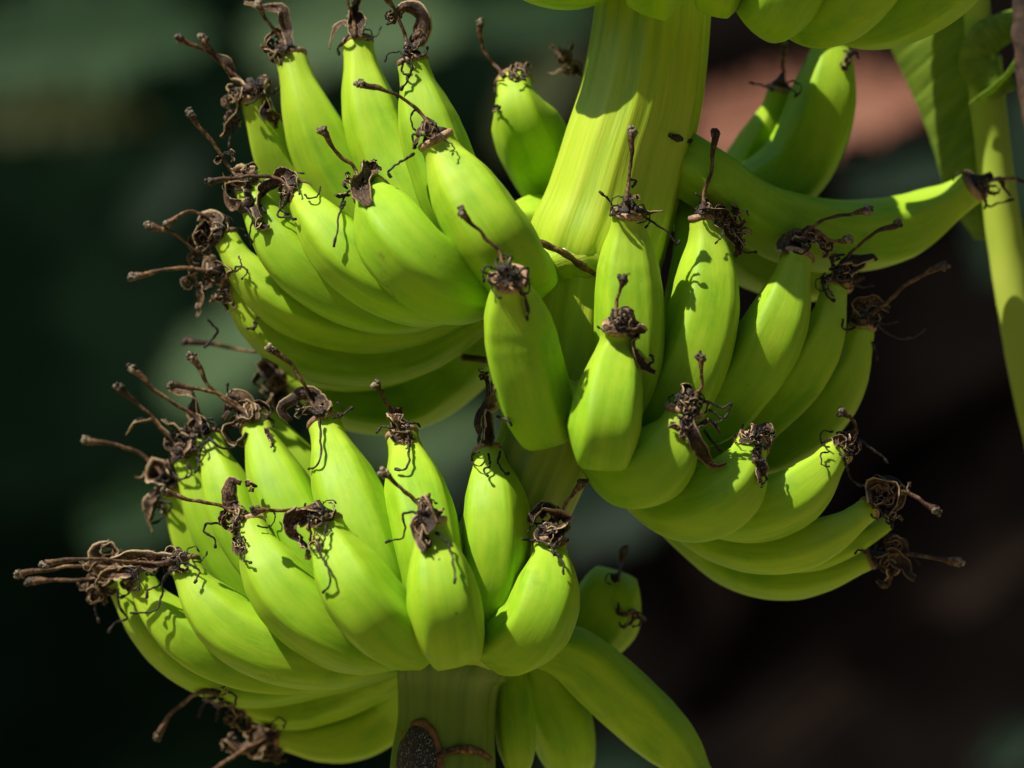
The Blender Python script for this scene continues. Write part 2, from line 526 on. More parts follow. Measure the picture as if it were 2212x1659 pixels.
# ------------------------------------------------------------------ the bunch
def tag(o, label, cat, group=None):
    o['label'] = label
    o['category'] = cat
    if group:
        o['group'] = group


bunch = bpy.data.objects.new("banana_bunch", None)
COL.objects.link(bunch)
bunch.location = (0, 0, 0)
tag(bunch, "large bunch of unripe green bananas round a thick stalk, withered flowers on the tips", "banana bunch")


def build_banana(key):
    b = B[key]
    n, seg = 54, 40
    c = catmull(b['c'], n)
    pts = [P(*q) for q in c]
    T, U, V = frames(pts)
    rt = prof(key, np.linspace(0, 1, n)) * S
    ph = math.pi / 5 + R.uniform(-0.25, 0.25)
    sd = R.random() * 100
    ridge = R.uniform(0.7, 1.05)
    v, f, al, cx, cy = [], [], [], [], []
    for i in range(n):
        t = i / (n - 1)
        amt = min(1, t / 0.12) * ridge
        wob = 1 + 0.025 * noise.noise(Vector((t * 5, sd, 0)))
        for k in range(seg):
            th = 2 * math.pi * k / seg
            a = ((th + ph + 0.15 * math.sin(3 * t + sd)) * 5 / (2 * math.pi)) % 1.0 * 2 * math.pi / 5 - math.pi / 5
            poly = math.cos(math.pi / 5) / math.cos(a)          # pentagon, 1 at the corners
            r = (0.62 + 0.38 * (1 + 0.9 * (poly - 0.9) * amt)) * 1.0
            r = 1 + (poly - 0.92) * 0.85 * amt
            r += 0.012 * noise.noise(Vector((math.cos(th) * 2, math.sin(th) * 2, t * 7 + sd)))
            rr = rt[i] * r * wob
            if i == 0:
                rr *= 0.90
            v.append(pts[i] + (U[i] * math.cos(th) + V[i] * math.sin(th)) * rr)
            al.append(1 - t)
            cx.append(math.cos(th) + sd)
            cy.append(math.sin(th) + sd)
    for i in range(n - 1):
        for k in range(seg):
            k2 = (k + 1) % seg
            f.append((i * seg + k, i * seg + k2, (i + 1) * seg + k2, (i + 1) * seg + k))
    f.append(tuple(reversed(range(seg))))
    f.append(tuple(range((n - 1) * seg, n * seg)))
    o = link_mesh("banana", v, f, M['banana_speck'] if b.get('speck') else M['banana'], bunch, True, dict(along=al, cx=cx, cy=cy))
    b['obj'] = o
    b['tip'] = pts[0]
    b['axis'] = -(pts[2] - pts[0]).normalized()
    b['tipr'] = rt[0]
    if b.get('speck'):
        o['label'] = "banana with small brown specks on its belly"
    return o


def scar(key):
    """the tan ring and dark cone left where the flower withers"""
    b = B[key]
    ax, r, p = b['axis'], b['tipr'], b['tip']
    base = [p - ax * r * 0.26, p - ax * r * 0.05, p + ax * r * 0.10, p + ax * r * 0.16, p + ax * r * 0.20]
    rad = [r * 0.97, r * 1.06, r * 1.00, r * 0.80, r * 0.1]
    mb = MB()
    tube(mb, base, rad, 22, 0.10, R.random() * 9)
    mb.build("tip_scar", M['scar'], b['obj'])
    mb = MB()
    pts = [p + ax * r * q for q in (0.12, 0.30, 0.55, 0.85, 1.15)]
    tube(mb, pts, [r * 0.72, r * 0.66, r * 0.42, r * 0.26, r * 0.16], 12, 0.5, R.random() * 9)
    mb.build("flower_base", M['filament'], b['obj'])


def path3(key, line, lift=10, rel=None):
    """2-D polyline of a dried piece -> world points lying just clear of the fruit"""
    tipd = B[key]['c'][0][2]
    c = catmull([(x, y, 0) for x, y in line], max(8, 5 * len(line)))
    ds = []
    for i, (x, y, _) in enumerate(c):
        base = tipd if rel is None else tipd + rel * i / (len(c) - 1)
        fr = front(x, y, 1e9)
        ds.append(min(base, max(fr - lift, tipd - 230)))
    ds = np.array(ds)
    for _ in range(4):
        pd = np.pad(ds, 1, mode='edge')
        ds2 = 0.25 * pd[:-2] + 0.5 * pd[1:-1] + 0.25 * pd[2:]
        ds = np.minimum(ds2, ds + 1) if _ < 3 else ds2
    return [P(x, y, z) for (x, y, _), z in zip(c, ds)]


def jitter(pts, amp, fr, seed):
    out = []
    for i, p in enumerate(pts):
        o = noise.noise_vector(Vector((i * fr, seed, seed * 0.37)))
        out.append(p + o * amp * S * min(1, i / 3))
    return out


def resample(pts, n):
    c = catmull([tuple(p) for p in pts], n)
    return [Vector(q) for q in c]


def style(key, line, rel=-20, w=4.5, knob=12):
    pts = resample(path3(key, line, 10, rel), 26)
    pts = jitter(pts, 5, 0.22, R.random() * 50)
    rd = []
    for i in range(26):
        t = i / 25
        r = w * (0.85 + 0.75 * max(0, 1 - t * 5) + 1.1 * max(0, (t - 0.72) / 0.28) ** 1.5)
        rd.append(r * S)
    mb = MB()
    tube(mb, pts, rd, 9, 0.45, R.random() * 30)
    o = mb.build("style", M['style'], B[key]['obj'])
    # the knobbly stigma
    mb = MB()
    e = pts[-1]
    d = (pts[-1] - pts[-3]).normalized()
    for q in range(11):
        off = Vector((R.gauss(0, 1), R.gauss(0, 1), R.gauss(0, 1))).normalized() * knob * 0.62 * S
        cc = e + d * knob * R.uniform(-0.1, 0.75) * S + off
        lump(mb, cc, knob * R.uniform(0.26, 0.52) * S, R.random() * 60)
    lump(mb, e + d * knob * 0.25 * S, knob * 0.72 * S, R.random() * 60)
    mb.build("stigma", M['stigma'], B[key]['obj'])


def lump(mb, c, r, seed):
    v, f = [], []
    nu, nv = 8, 6
    for j in range(nv + 1):
        ph = math.pi * j / nv
        for i in range(nu):
            th = 2 * math.pi * i / nu
            d = Vector((math.sin(ph) * math.cos(th), math.sin(ph) * math.sin(th), math.cos(ph)))
            rr = r * (1 + 0.45 * noise.noise(d * 2.1 + Vector((seed, 0, 0))))
            v.append(c + d * rr)
    for j in range(nv):
        for i in range(nu):
            i2 = (i + 1) % nu
            f.append((j * nu + i, j * nu + i2, (j + 1) * nu + i2, (j + 1) * nu + i))
    mb.add(v, f, t=[0.5] * len(v), seed=[seed] * len(v))


def ribbon(mb, pts, width, curl=1.2, twist=1.5, roll0=0.0, seed=0.0, frill=0.42, thick=1.2, prof=None):
    """a dry petal: a strip that is cupped, twisted and frilled, with real thickness"""
    n, m_ = len(pts), 9
    T, U, V = frames(pts)
    top, bot, e, ac, tt_ = [], [], [], [], []
    for i in range(n):
        t = i / (n - 1)
        wd = width * (prof(t) if prof else (0.55 + 0.75 * math.sin(math.pi * min(1, t * 1.02 + 0.06)) ** 0.8)) * S * (1 + 0.25 * noise.noise(Vector((t * 4, seed, 1))))
        ang = roll0 + twist * t + 0.5 * noise.noise(Vector((t * 3, seed, 5)))
        a = U[i] * math.cos(ang) + V[i] * math.sin(ang)
        b_ = T[i].cross(a).normalized()
        cu = curl * (0.7 + 0.6 * noise.noise(Vector((t * 2.5, seed, 9))))
        for k in range(m_):
            s = (k / (m_ - 1)) * 2 - 1
            if abs(cu) > 0.05:
                x = math.sin(s * cu) / cu
                y = (1 - math.cos(s * cu)) / cu
            else:
                x, y = s, 0
            fr = frill * abs(s) ** 2 * noise.noise(Vector((t * 9, s * 1.5, seed + 3)))
            y += fr + 0.07 * math.sin(s * 11 + seed) + 0.05 * noise.noise(Vector((t * 6, s * 6, seed)))
            p = pts[i] + a * x * wd * 0.5 + b_ * y * wd * 0.5
            nrm = b_
            top.append(p + nrm * thick * S * 0.5)
            bot.append(p - nrm * thick * S * 0.5)
            e.append(abs(s))
            ac.append(s)
            tt_.append(t)
    v = top + bot
    f = []
    o = n * m_
    for i in range(n - 1):
        for k in range(m_ - 1):
            q = i * m_ + k
            f.append((q, q + 1, q + m_ + 1, q + m_))
            f.append((o + q, o + q + m_, o + q + m_ + 1, o + q + 1))
        q = i * m_
        f.append((q, q + m_, o + q + m_, o + q))
        q = i * m_ + m_ - 1
        f.append((q, o + q, o + q + m_, q + m_))
    for k in range(m_ - 1):
        f.append((k, o + k, o + k + 1, k + 1))
        q = (n - 1) * m_ + k
        f.append((q, q + 1, o + q + 1, o + q))
    mb.add(v, f, edge=e + e, across=ac + ac, t=tt_ + tt_, seed=[seed] * len(v))


def petal(key, line, width, curl=1.1, twist=None, roll=None):
    pts = resample(path3(key, line, 6 + width * 0.22), 22)
    sd = R.random() * 80
    pts = jitter(pts, 7, 0.3, sd)
    curl = max(curl, width / 22)
    mb = MB()
    ribbon(mb, pts, width * 1.1, curl * R.choice((-1, 1)), R.uniform(-2.2, 2.2) if twist is None else twist, R.uniform(0, 3) if roll is None else roll, sd)
    return mb.build("dried_petal", M['petal'], B[key]['obj'])


def crumple(key, x, y, size, n=4):
    """a wad of shrivelled petals: curled strips that start near the tip and coil"""
    bx, by = B[key]['c'][0][0], B[key]['c'][0][1]
    for _ in range(2):
        a1 = R.uniform(0, 6.28)
        filament(key, [(x + math.cos(a1 + q) * size * (0.25 + 0.14 * q), y + math.sin(a1 + q) * size * (0.25 + 0.14 * q)) for q in (0, 0.9, 1.8, 2.5)], R.uniform(1.6, 2.6))
    for _ in range(n + 1):
        a0 = R.uniform(0, 6.28)
        px, py = x + R.uniform(-.35, .35) * size, y + R.uniform(-.35, .35) * size
        line = [(px, py)]
        rad = size * R.uniform(0.22, 0.45)
        da = R.choice((-1, 1)) * R.uniform(0.7, 1.2)
        for q in range(R.randint(3, 5)):
            a0 += da
            px += math.cos(a0) * rad
            py += math.sin(a0) * rad
            rad *= 0.9
            line.append((px, py))
        petal(key, line, R.uniform(0.14, 0.36) * size, R.uniform(0.8, 2.0), R.uniform(-3.5, 3.5))


def filament(key, line, w=2.7):
    pts = resample(path3(key, line, 19), 8 * len(line))
    pts = jitter(pts, 4, 0.20, R.random() * 60)
    n = len(pts)
    sd = R.random() * 30
    rd = [w * S * (1.15 - 0.5 * i / n + 0.5 * max(0, noise.noise(Vector((i * 0.4, sd, 0)))) + (1.1 if i > n - 5 else 0) * (0.6 - 0.12 * abs(i - n + 3))) for i in range(n)]
    mb = MB()
    tube(mb, pts, rd, 6, 0.5, sd)
    mb.build("filament", M['filament'], B[key]['obj'])


def curls(key, n=4, reach=34):
    """thin dark stamen threads that coil round the tip"""
    bx, by = B[key]['c'][0][0], B[key]['c'][0][1]
    r0 = B[key]['r'] * 0.34
    for _ in range((n + 1) // 2):
        a = R.uniform(2.6, 6.9)
        x, y = bx + math.cos(a) * r0 * 0.7, by + math.sin(a) * r0 * 0.5 - 4
        line = [(x, y)]
        st = reach * R.uniform(0.3, 0.5)
        da = R.choice((-1, 1)) * R.uniform(0.5, 1.2)
        for q in range(R.randint(3, 5)):
            x += math.cos(a) * st
            y += math.sin(a) * st
            a += da
            line.append((x, y))
        filament(key, line, R.uniform(1.4, 2.3))


# what grows on each tip: st styles (base -> knob), pe petals (line, width), fi threads, cr wads (x, y, size, n), cu number of small curls
FL = {
 '1a': dict(st=[[(622, 112), (600, 75), (575, 40), (560, 10)]], pe=[([(628, 100), (618, 55), (612, 22), (575, 20), (530, 8)], 20), ([(612, 105), (600, 70), (580, 85), (575, 100)], 22), ([(610, 80), (590, 70), (578, 95), (600, 120), (605, 140)], 12)], cr=[(605, 95, 34, 3)], cu=4),
 '1b': dict(st=[[(768, 80), (762, 40), (750, -5), (740, -40)]], pe=[([(775, 80), (782, 55), (768, 25), (776, -10)], 24), ([(762, 75), (752, 55), (728, 60), (712, 95), (710, 108)], 13), ([(765, 80), (758, 40), (768, 0)], 20)], fi=[[(755, 75), (745, 90), (730, 105), (732, 118)]], cu=3),
 '1c': dict(st=[[(885, 118), (875, 75), (855, 30), (830, -15)]], pe=[([(850, 45), (870, 25), (900, 22), (912, 45), (905, 85), (895, 105)], 34), ([(905, 60), (895, 85), (885, 110)], 20)], fi=[[(880, 130), (890, 150), (878, 175), (868, 195)], [(872, 130), (868, 155), (885, 165)]], cr=[(842, 38, 26, 3), (885, 112, 30, 2)], cu=4),
 '1d': dict(st=[[(545, 195), (510, 165), (450, 115), (390, 85)], [(540, 195), (495, 150), (455, 110), (440, 85)]], pe=[([(560, 185), (568, 165), (585, 185), (580, 215), (600, 260)], 34), ([(530, 190), (505, 175), (485, 130), (450, 112)], 18), ([(520, 200), (515, 240), (495, 275), (480, 300)], 24), ([(580, 215), (572, 245), (595, 250), (600, 275)], 20)], cr=[(505, 215, 44, 4), (565, 180, 28, 2), (500, 270, 28, 2)], fi=[[(545, 200), (552, 215), (530, 230)], [(512, 250), (500, 290), (495, 320)]], cu=4),
 '1e': dict(st=[[(520, 395), (490, 350), (450, 300), (412, 250)]], pe=[([(540, 395), (500, 390), (495, 430), (530, 445)], 28), ([(500, 370), (530, 375), (560, 390)], 34), ([(530, 400), (545, 430), (525, 460), (515, 435)], 24)], fi=[[(525, 440), (545, 470), (540, 500), (543, 530)]], cr=[(520, 385, 46, 4), (490, 340, 26, 2)], cu=4),
 '1f': dict(st=[[(635, 412), (600, 388), (530, 380), (460, 390)]], pe=[([(610, 395), (580, 410), (560, 445), (565, 475)], 36), ([(590, 392), (620, 378), (640, 405)], 26), ([(565, 470), (555, 485), (580, 485)], 18)], fi=[[(625, 415), (615, 440), (600, 465), (640, 472)], [(600, 400), (560, 430), (575, 460)], [(610, 420), (605, 450), (625, 465)]], cr=[(628, 408, 36, 3)], cu=5),
 '1g': dict(st=[[(785, 395), (760, 355), (725, 325), (698, 285)]], pe=[([(800, 350), (790, 380), (780, 410), (795, 445)], 48), ([(775, 380), (760, 400), (775, 420)], 22), ([(755, 420), (740, 425), (722, 418)], 9)], fi=[[(745, 435), (735, 460), (728, 500), (722, 532)], [(770, 400), (745, 425), (735, 445)]], cr=[(765, 400, 34, 4), (800, 360, 34, 2)], cu=3),
 '1h': dict(st=[[(930, 285), (912, 248), (860, 205), (785, 182)]], pe=[([(915, 262), (905, 290), (890, 325)], 16), ([(925, 270), (935, 285), (945, 290)], 22)], fi=[[(895, 330), (865, 350), (840, 370), (845, 382)], [(920, 255), (935, 262), (940, 275)], [(905, 290), (890, 295), (900, 320)]], cr=[(928, 278, 30, 3)], cu=4),
 '1i': dict(st=[[(480, 505), (430, 545), (385, 510), (322, 488)], [(460, 480), (430, 458), (395, 462), (362, 482)]], pe=[([(485, 500), (450, 475), (430, 500), (435, 540)], 30), ([(480, 490), (460, 500), (445, 530)], 24)], cr=[(455, 500, 56, 7), (440, 545, 34, 4)], cu=5),
 '1j': dict(st=[[(485, 592), (440, 580), (370, 582), (292, 597)]], pe=[([(480, 590), (450, 560), (455, 600)], 26), ([(490, 610), (485, 640), (490, 670)], 22), ([(430, 610), (435, 650), (425, 685)], 16)], cr=[(430, 605, 44, 5), (485, 645, 34, 4), (468, 585, 38, 3)], fi=[[(450, 690), (470, 720), (440, 750)]], cu=4),
 '1k': dict(st=[[(600, 790), (560, 762), (480, 748), (405, 738)]], pe=[([(605, 790), (575, 770), (570, 800), (600, 830)], 26), ([(600, 800), (610, 850), (575, 880)], 26)], cr=[(590, 820, 46, 5), (600, 860, 40, 3)], fi=[[(590, 800), (570, 810), (560, 800)]], cu=3),
 '1l': dict(st=[[(1090, 165), (1060, 130), (1043, 100), (1038, 50)]], cr=[(1120, 160, 30, 4), (1072, 235, 16, 1)], cu=1),
 '1p': dict(cr=[(1215, 122, 32, 4), (1235, 150, 26, 3)], pe=[([(1275, 180), (1245, 150), (1215, 115), (1190, 100)], 16), ([(1240, 150), (1210, 150), (1182, 158)], 14)]),
 '1n': dict(),
 '1m': dict(cr=[(545, 700, 20, 1)]),
 '2n': dict(st=[[(1690, 180), (1692, 150), (1697, 95)]], fi=[[(1670, 195), (1645, 185), (1618, 178)]], cu=3),
 '2o': dict(cr=[(1838, 130, 30, 3)]),
 '2m': dict(st=[[(2115, 398), (2150, 390), (2190, 388), (2240, 400)]], pe=[([(2118, 400), (2150, 385), (2180, 420)], 16)], fi=[[(2120, 410), (2135, 445), (2160, 440), (2190, 430)], [(2120, 405), (2130, 430), (2125, 450)]], cr=[(2130, 402, 26, 2)], cu=2),
 '2a': dict(st=[[(1095, 585), (1075, 545), (1050, 515), (998, 460)]], fi=[[(1100, 600), (1125, 625), (1138, 655), (1138, 695)], [(1065, 595), (1045, 590), (1045, 610)], [(1070, 580), (1050, 575), (1042, 590)], [(1120, 590), (1140, 580), (1135, 620)]], pe=[([(1065, 598), (1090, 610), (1120, 610)], 13), ([(1105, 618), (1130, 635), (1140, 670), (1138, 690)], 12)], cr=[(1092, 588, 34, 3)], cu=9),
 '2b': dict(st=[[(1352, 440), (1355, 400), (1362, 350), (1366, 290)]], fi=[[(1335, 455), (1318, 465), (1322, 440), (1308, 425), (1295, 415)], [(1375, 450), (1405, 478), (1440, 500), (1462, 528), (1468, 520)], [(1365, 405), (1375, 392), (1360, 385)]], pe=[([(1362, 455), (1395, 458), (1432, 460)], 9)], cr=[(1355, 440, 24, 2)], cu=9),
 '2c': dict(st=[[(1330, 690), (1332, 655), (1345, 605)]], pe=[([(1340, 665), (1372, 690), (1390, 720), (1350, 715)], 44), ([(1375, 720), (1370, 760), (1395, 790), (1415, 800)], 22), ([(1302, 705), (1340, 715), (1370, 712)], 16)], fi=[[(1325, 690), (1320, 670), (1330, 700), (1365, 730)], [(1400, 790), (1412, 775), (1405, 765)]], cr=[(1350, 698, 34, 3)], cu=3),
 '2d': dict(st=[[(1522, 460), (1520, 420), (1535, 370), (1546, 290)]], pe=[([(1530, 455), (1560, 460), (1590, 490), (1610, 480)], 20), ([(1580, 490), (1605, 520), (1590, 555)], 20), ([(1555, 480), (1575, 510), (1590, 530)], 14)], fi=[[(1510, 452), (1550, 452), (1595, 462)], [(1600, 525), (1610, 545), (1635, 545)], [(1558, 455), (1560, 440)]], cr=[(1575, 475, 44, 6), (1598, 515, 30, 3), (1518, 455, 24, 2)], cu=4),
 '2e': dict(st=[[(1735, 520), (1745, 495), (1800, 468), (1872, 456)], [(1760, 500), (1790, 518), (1830, 520)]], pe=[([(1700, 545), (1695, 520), (1730, 500), (1765, 520)], 34), ([(1745, 500), (1775, 525), (1780, 560)], 24)], cr=[(1735, 525, 46, 5), (1785, 530, 28, 3)], cu=2),
 '2f': dict(st=[[(1815, 590), (1840, 545), (1880, 508), (1938, 484)]], pe=[([(1790, 580), (1830, 560), (1880, 552), (1895, 560)], 26), ([(1815, 590), (1845, 580), (1870, 560)], 24), ([(1780, 590), (1790, 620), (1800, 640)], 9)], fi=[[(1830, 600), (1860, 620), (1890, 615)], [(1775, 600), (1780, 630), (1805, 650)]], cr=[(1815, 580, 40, 5)], cu=4),
 '2g': dict(st=[[(1880, 680), (1930, 640), (1980, 600), (2035, 575)]], pe=[([(1860, 690), (1850, 655), (1890, 650), (1920, 670)], 24)], fi=[[(1890, 700), (1930, 725), (1970, 730), (1998, 705)], [(1880, 690), (1910, 700), (1940, 690)], [(1885, 740), (1895, 780)]], cr=[(1880, 680, 44, 5)], cu=3),
 '2h': dict(st=[[(1500, 865), (1515, 830), (1513, 775)]], pe=[([(1485, 880), (1490, 930), (1510, 970), (1540, 1000), (1570, 998)], 26), ([(1460, 920), (1445, 915), (1480, 930)], 14), ([(1490, 930), (1530, 915), (1555, 935)], 12)], fi=[[(1510, 860), (1560, 880), (1582, 870), (1565, 905)], [(1530, 885), (1560, 905), (1540, 915)], [(1520, 930), (1540, 955), (1560, 975)], [(1475, 860), (1465, 850), (1460, 870)]], cr=[(1490, 880, 52, 7), (1490, 920, 34, 3)], cu=6),
 '2i': dict(pe=[([(1625, 940), (1650, 920), (1665, 940)], 26), ([(1640, 960), (1645, 1000), (1640, 1045)], 24)], fi=[[(1640, 930), (1660, 925), (1675, 945)], [(1645, 1010), (1655, 1035), (1643, 1052)]], cr=[(1640, 945, 42, 6), (1643, 990, 24, 3)], cu=3),
 '2j': dict(st=[[(1840, 960), (1850, 930), (1840, 905), (1822, 895)]], pe=[([(1835, 965), (1835, 940), (1850, 930)], 24)], fi=[[(1850, 945), (1885, 970), (1920, 1000)], [(1820, 985), (1838, 1030), (1860, 1048)], [(1845, 940), (1855, 970)]], cr=[(1835, 960, 40, 6)], cu=3),
 '2k': dict(st=[[(1900, 1085), (1950, 1062), (1985, 1080), (2020, 1100)]], pe=[([(1885, 1090), (1880, 1050), (1925, 1045), (1945, 1080), (1925, 1110)], 36), ([(1860, 1048), (1890, 1050), (1910, 1060)], 6)], fi=[[(1910, 1100), (1930, 1120), (1925, 1140)]], cr=[(1910, 1075, 50, 6), (1925, 1125, 24, 2)], cu=3),
 '2l': dict(st=[[(1890, 1200), (1960, 1198), (2010, 1205), (2068, 1212)]], pe=[([(1890, 1210), (1930, 1200), (1955, 1230), (1975, 1250)], 28)], fi=[[(1920, 1180), (1950, 1190), (1990, 1220)]], cr=[(1915, 1205, 56, 6)], cu=4),
 '2p': dict(),
 '3z': dict(st=[[(355, 1035), (330, 1000), (270, 965), (188, 952)]], pe=[([(365, 1035), (345, 1010), (335, 1030), (360, 1050)], 40), ([(345, 1060), (320, 1090), (325, 1130), (332, 1155)], 22)], fi=[[(345, 1080), (370, 1090), (350, 1120), (330, 1130)], [(330, 1080), (345, 1100)]], cr=[(325, 1020, 34, 4), (335, 1095, 34, 4), (350, 1025, 34, 3)], cu=4),
 '3y': dict(st=[[(395, 980), (350, 925), (310, 885), (262, 842)]], pe=[([(385, 975), (350, 930), (330, 910), (290, 915), (272, 935)], 22), ([(395, 985), (400, 950), (365, 915), (350, 910)], 26)], fi=[[(390, 985), (370, 1010), (390, 1035), (415, 1020), (405, 1000)], [(400, 980), (420, 970), (450, 950)], [(425, 985), (430, 1010), (420, 1025)]], cr=[(390, 960, 44, 5)], cu=8),
 '3a': dict(st=[[(445, 935), (410, 890), (350, 855), (288, 798)]], pe=[([(455, 935), (430, 890), (415, 850), (385, 845), (365, 835)], 40), ([(440, 940), (420, 910), (425, 870)], 26)], fi=[[(450, 945), (475, 965), (500, 968), (525, 945)], [(425, 935), (405, 915), (400, 935)], [(440, 955), (430, 985), (432, 1000)]], cr=[(430, 925, 34, 4)], cu=8),
 '3b': dict(st=[[(545, 905), (500, 870), (450, 830), (418, 775)], [(540, 900), (490, 860), (430, 840), (375, 832)]], pe=[([(550, 910), (530, 870), (500, 860), (480, 900)], 30), ([(545, 905), (540, 880), (560, 890)], 24), ([(515, 915), (490, 930), (515, 960), (535, 935)], 20), ([(575, 925), (583, 950), (585, 970)], 11)], fi=[[(520, 870), (495, 850), (490, 825)]], cr=[(525, 885, 48, 7)], cu=5),
 '3d': dict(st=[[(685, 895), (665, 850), (635, 790), (590, 758)]], pe=[([(700, 890), (670, 850), (630, 860), (610, 890), (630, 912)], 26), ([(690, 900), (690, 870), (675, 850)], 34)], fi=[[(690, 905), (692, 935), (690, 1000), (665, 1015)], [(735, 900), (748, 890), (762, 880)]], cr=[(690, 885, 30, 3), (655, 875, 26, 2)], cu=3),
 '3c': dict(),
 '3e': dict(st=[[(850, 895), (835, 870), (825, 850), (812, 832)]], pe=[([(865, 880), (862, 905), (868, 930)], 44), ([(845, 885), (855, 905), (850, 925)], 24), ([(845, 940), (870, 945), (895, 945)], 22)], fi=[[(880, 950), (885, 990), (875, 1012), (852, 1015)], [(850, 925), (825, 922), (812, 935)]], cr=[(868, 915, 34, 3), (870, 942, 26, 2)], cu=2),
 '3f': dict(st=[[(1048, 955), (1055, 880), (1080, 830), (1108, 790)]], pe=[([(1050, 962), (1045, 920), (1045, 880), (1070, 840)], 40), ([(1035, 955), (1030, 910), (1045, 870), (1055, 830), (1045, 812)], 20)], fi=[[(1055, 980), (1058, 1005), (1045, 1015), (1055, 1030)], [(1080, 975), (1078, 1005), (1092, 1022), (1100, 1020)], [(1075, 900), (1095, 905), (1105, 920)]], cr=[(1045, 815, 18, 2)], cu=2),
 '3g': dict(st=[[(525, 1120), (480, 1095), (420, 1082), (360, 1065)]], pe=[([(510, 1115), (490, 1080), (500, 1040), (520, 1045)], 32), ([(530, 1045), (545, 1050), (540, 1060)], 18), ([(510, 1150), (505, 1180), (530, 1190)], 18)], fi=[[(495, 1135), (455, 1130), (440, 1145), (462, 1165), (467, 1185)], [(520, 1185), (525, 1210), (545, 1215)], [(515, 1150), (520, 1175)]], cr=[(505, 1110, 46, 6), (515, 1170, 24, 2)], cu=3),
 '3h': dict(st=[[(690, 1105), (670, 1098), (610, 1102), (552, 1103)]], pe=[([(690, 1105), (650, 1105), (630, 1140), (650, 1165)], 36), ([(650, 1155), (660, 1180), (670, 1190)], 28), ([(700, 1105), (690, 1120), (675, 1130)], 24)], fi=[[(690, 1195), (708, 1225), (712, 1260), (695, 1282)], [(665, 1120), (672, 1150), (668, 1180)], [(705, 1130), (700, 1165), (690, 1180)]], cr=[(680, 1115, 40, 4), (685, 1180, 24, 3)], cu=4),
 '3i': dict(st=[[(912, 1105), (895, 1080), (860, 1045), (830, 1022)]], pe=[([(925, 1075), (930, 1110), (915, 1145), (920, 1190)], 46), ([(905, 1110), (905, 1140), (925, 1180), (935, 1170)], 20)], fi=[[(940, 1150), (965, 1170), (975, 1200), (983, 1235), (980, 1260)], [(900, 1108), (870, 1110), (875, 1140), (870, 1160), (832, 1175)]], cr=[(925, 1095, 34, 3), (915, 1120, 28, 2)], cu=2),
 '3j': dict(st=[[(1200, 1140), (1215, 1100), (1235, 1070), (1258, 1045)]], pe=[([(1150, 1130), (1170, 1100), (1205, 1110), (1215, 1135), (1180, 1150)], 34), ([(1165, 1115), (1190, 1100), (1205, 1115)], 22)], fi=[[(1128, 1165), (1160, 1168), (1190, 1180), (1198, 1200)], [(1215, 1135), (1215, 1160), (1195, 1185)], [(1200, 1190), (1215, 1215), (1220, 1240)]], cr=[(1180, 1128, 54, 8)], cu=3),
 '3k': dict(st=[[(380, 1215), (300, 1215), (200, 1205), (100, 1218)]], pe=[([(385, 1210), (340, 1205), (290, 1200), (240, 1208)], 20), ([(360, 1215), (320, 1222), (280, 1210)], 16)], fi=[[(380, 1225), (355, 1250), (350, 1290), (335, 1320), (280, 1325)], [(390, 1215), (415, 1222), (430, 1235), (420, 1260)], [(360, 1240), (345, 1265), (320, 1275), (318, 1290)]], cr=[(375, 1215, 34, 4)], cu=6),
 '3l': dict(st=[[(285, 1235), (230, 1225), (140, 1225), (45, 1240)]], pe=[([(290, 1240), (240, 1230), (210, 1190), (240, 1175)], 40), ([(270, 1230), (230, 1240), (190, 1280)], 26), ([(295, 1225), (250, 1230), (210, 1250)], 20)], fi=[[(280, 1245), (260, 1260), (280, 1280), (260, 1290)], [(285, 1250), (275, 1275), (300, 1270)], [(295, 1230), (300, 1260), (295, 1275)]], cr=[(220, 1230, 56, 6), (270, 1240, 46, 5)], cu=8),
 '3m': dict(st=[[(240, 1250), (190, 1252), (130, 1252), (65, 1255)]], pe=[([(235, 1260), (200, 1265), (195, 1290)], 26)], fi=[[(255, 1270), (258, 1310), (275, 1335), (250, 1345), (232, 1368)], [(215, 1290), (205, 1310), (212, 1345)]], cr=[(205, 1265, 54, 6), (220, 1290, 34, 4)], cu=6),
 '3n': dict(st=[[(475, 1500), (440, 1492), (385, 1525), (342, 1588)]], pe=[([(490, 1520), (510, 1545), (500, 1575)], 18)], fi=[[(470, 1505), (440, 1520), (430, 1550)], [(480, 1510), (470, 1540), (465, 1560)]], cr=[(470, 1510, 26, 3), (505, 1550, 34, 4)], cu=4),
 '3o': dict(st=[[(590, 1590), (540, 1610), (480, 1650), (430, 1690)]], pe=[([(600, 1590), (560, 1580), (520, 1610), (490, 1600)], 40), ([(590, 1600), (560, 1620), (600, 1630)], 16)], fi=[[(560, 1610), (585, 1640), (620, 1640)]], cr=[(560, 1595, 48, 6), (500, 1605, 28, 3), (590, 1625, 26, 2)], cu=4),
 '4a': dict(st=[[(1330, 1252), (1340, 1225), (1346, 1190)]], cr=[(1372, 1335, 34, 3), (1328, 1250, 14, 2)], cu=1),
}

for k in KEYS:
    build_banana(k)
for k, s in FL.items():
    scar(k)
    for l in s.get('st', []):
        style(k, l)
    for l, wd in s.get('pe', []):
        petal(k, l, wd)
    for l in s.get('fi', []):
        filament(k, l)
    for q in s.get('cr', []):
        crumple(k, *q)
    curls(k, s.get('cu', 0))


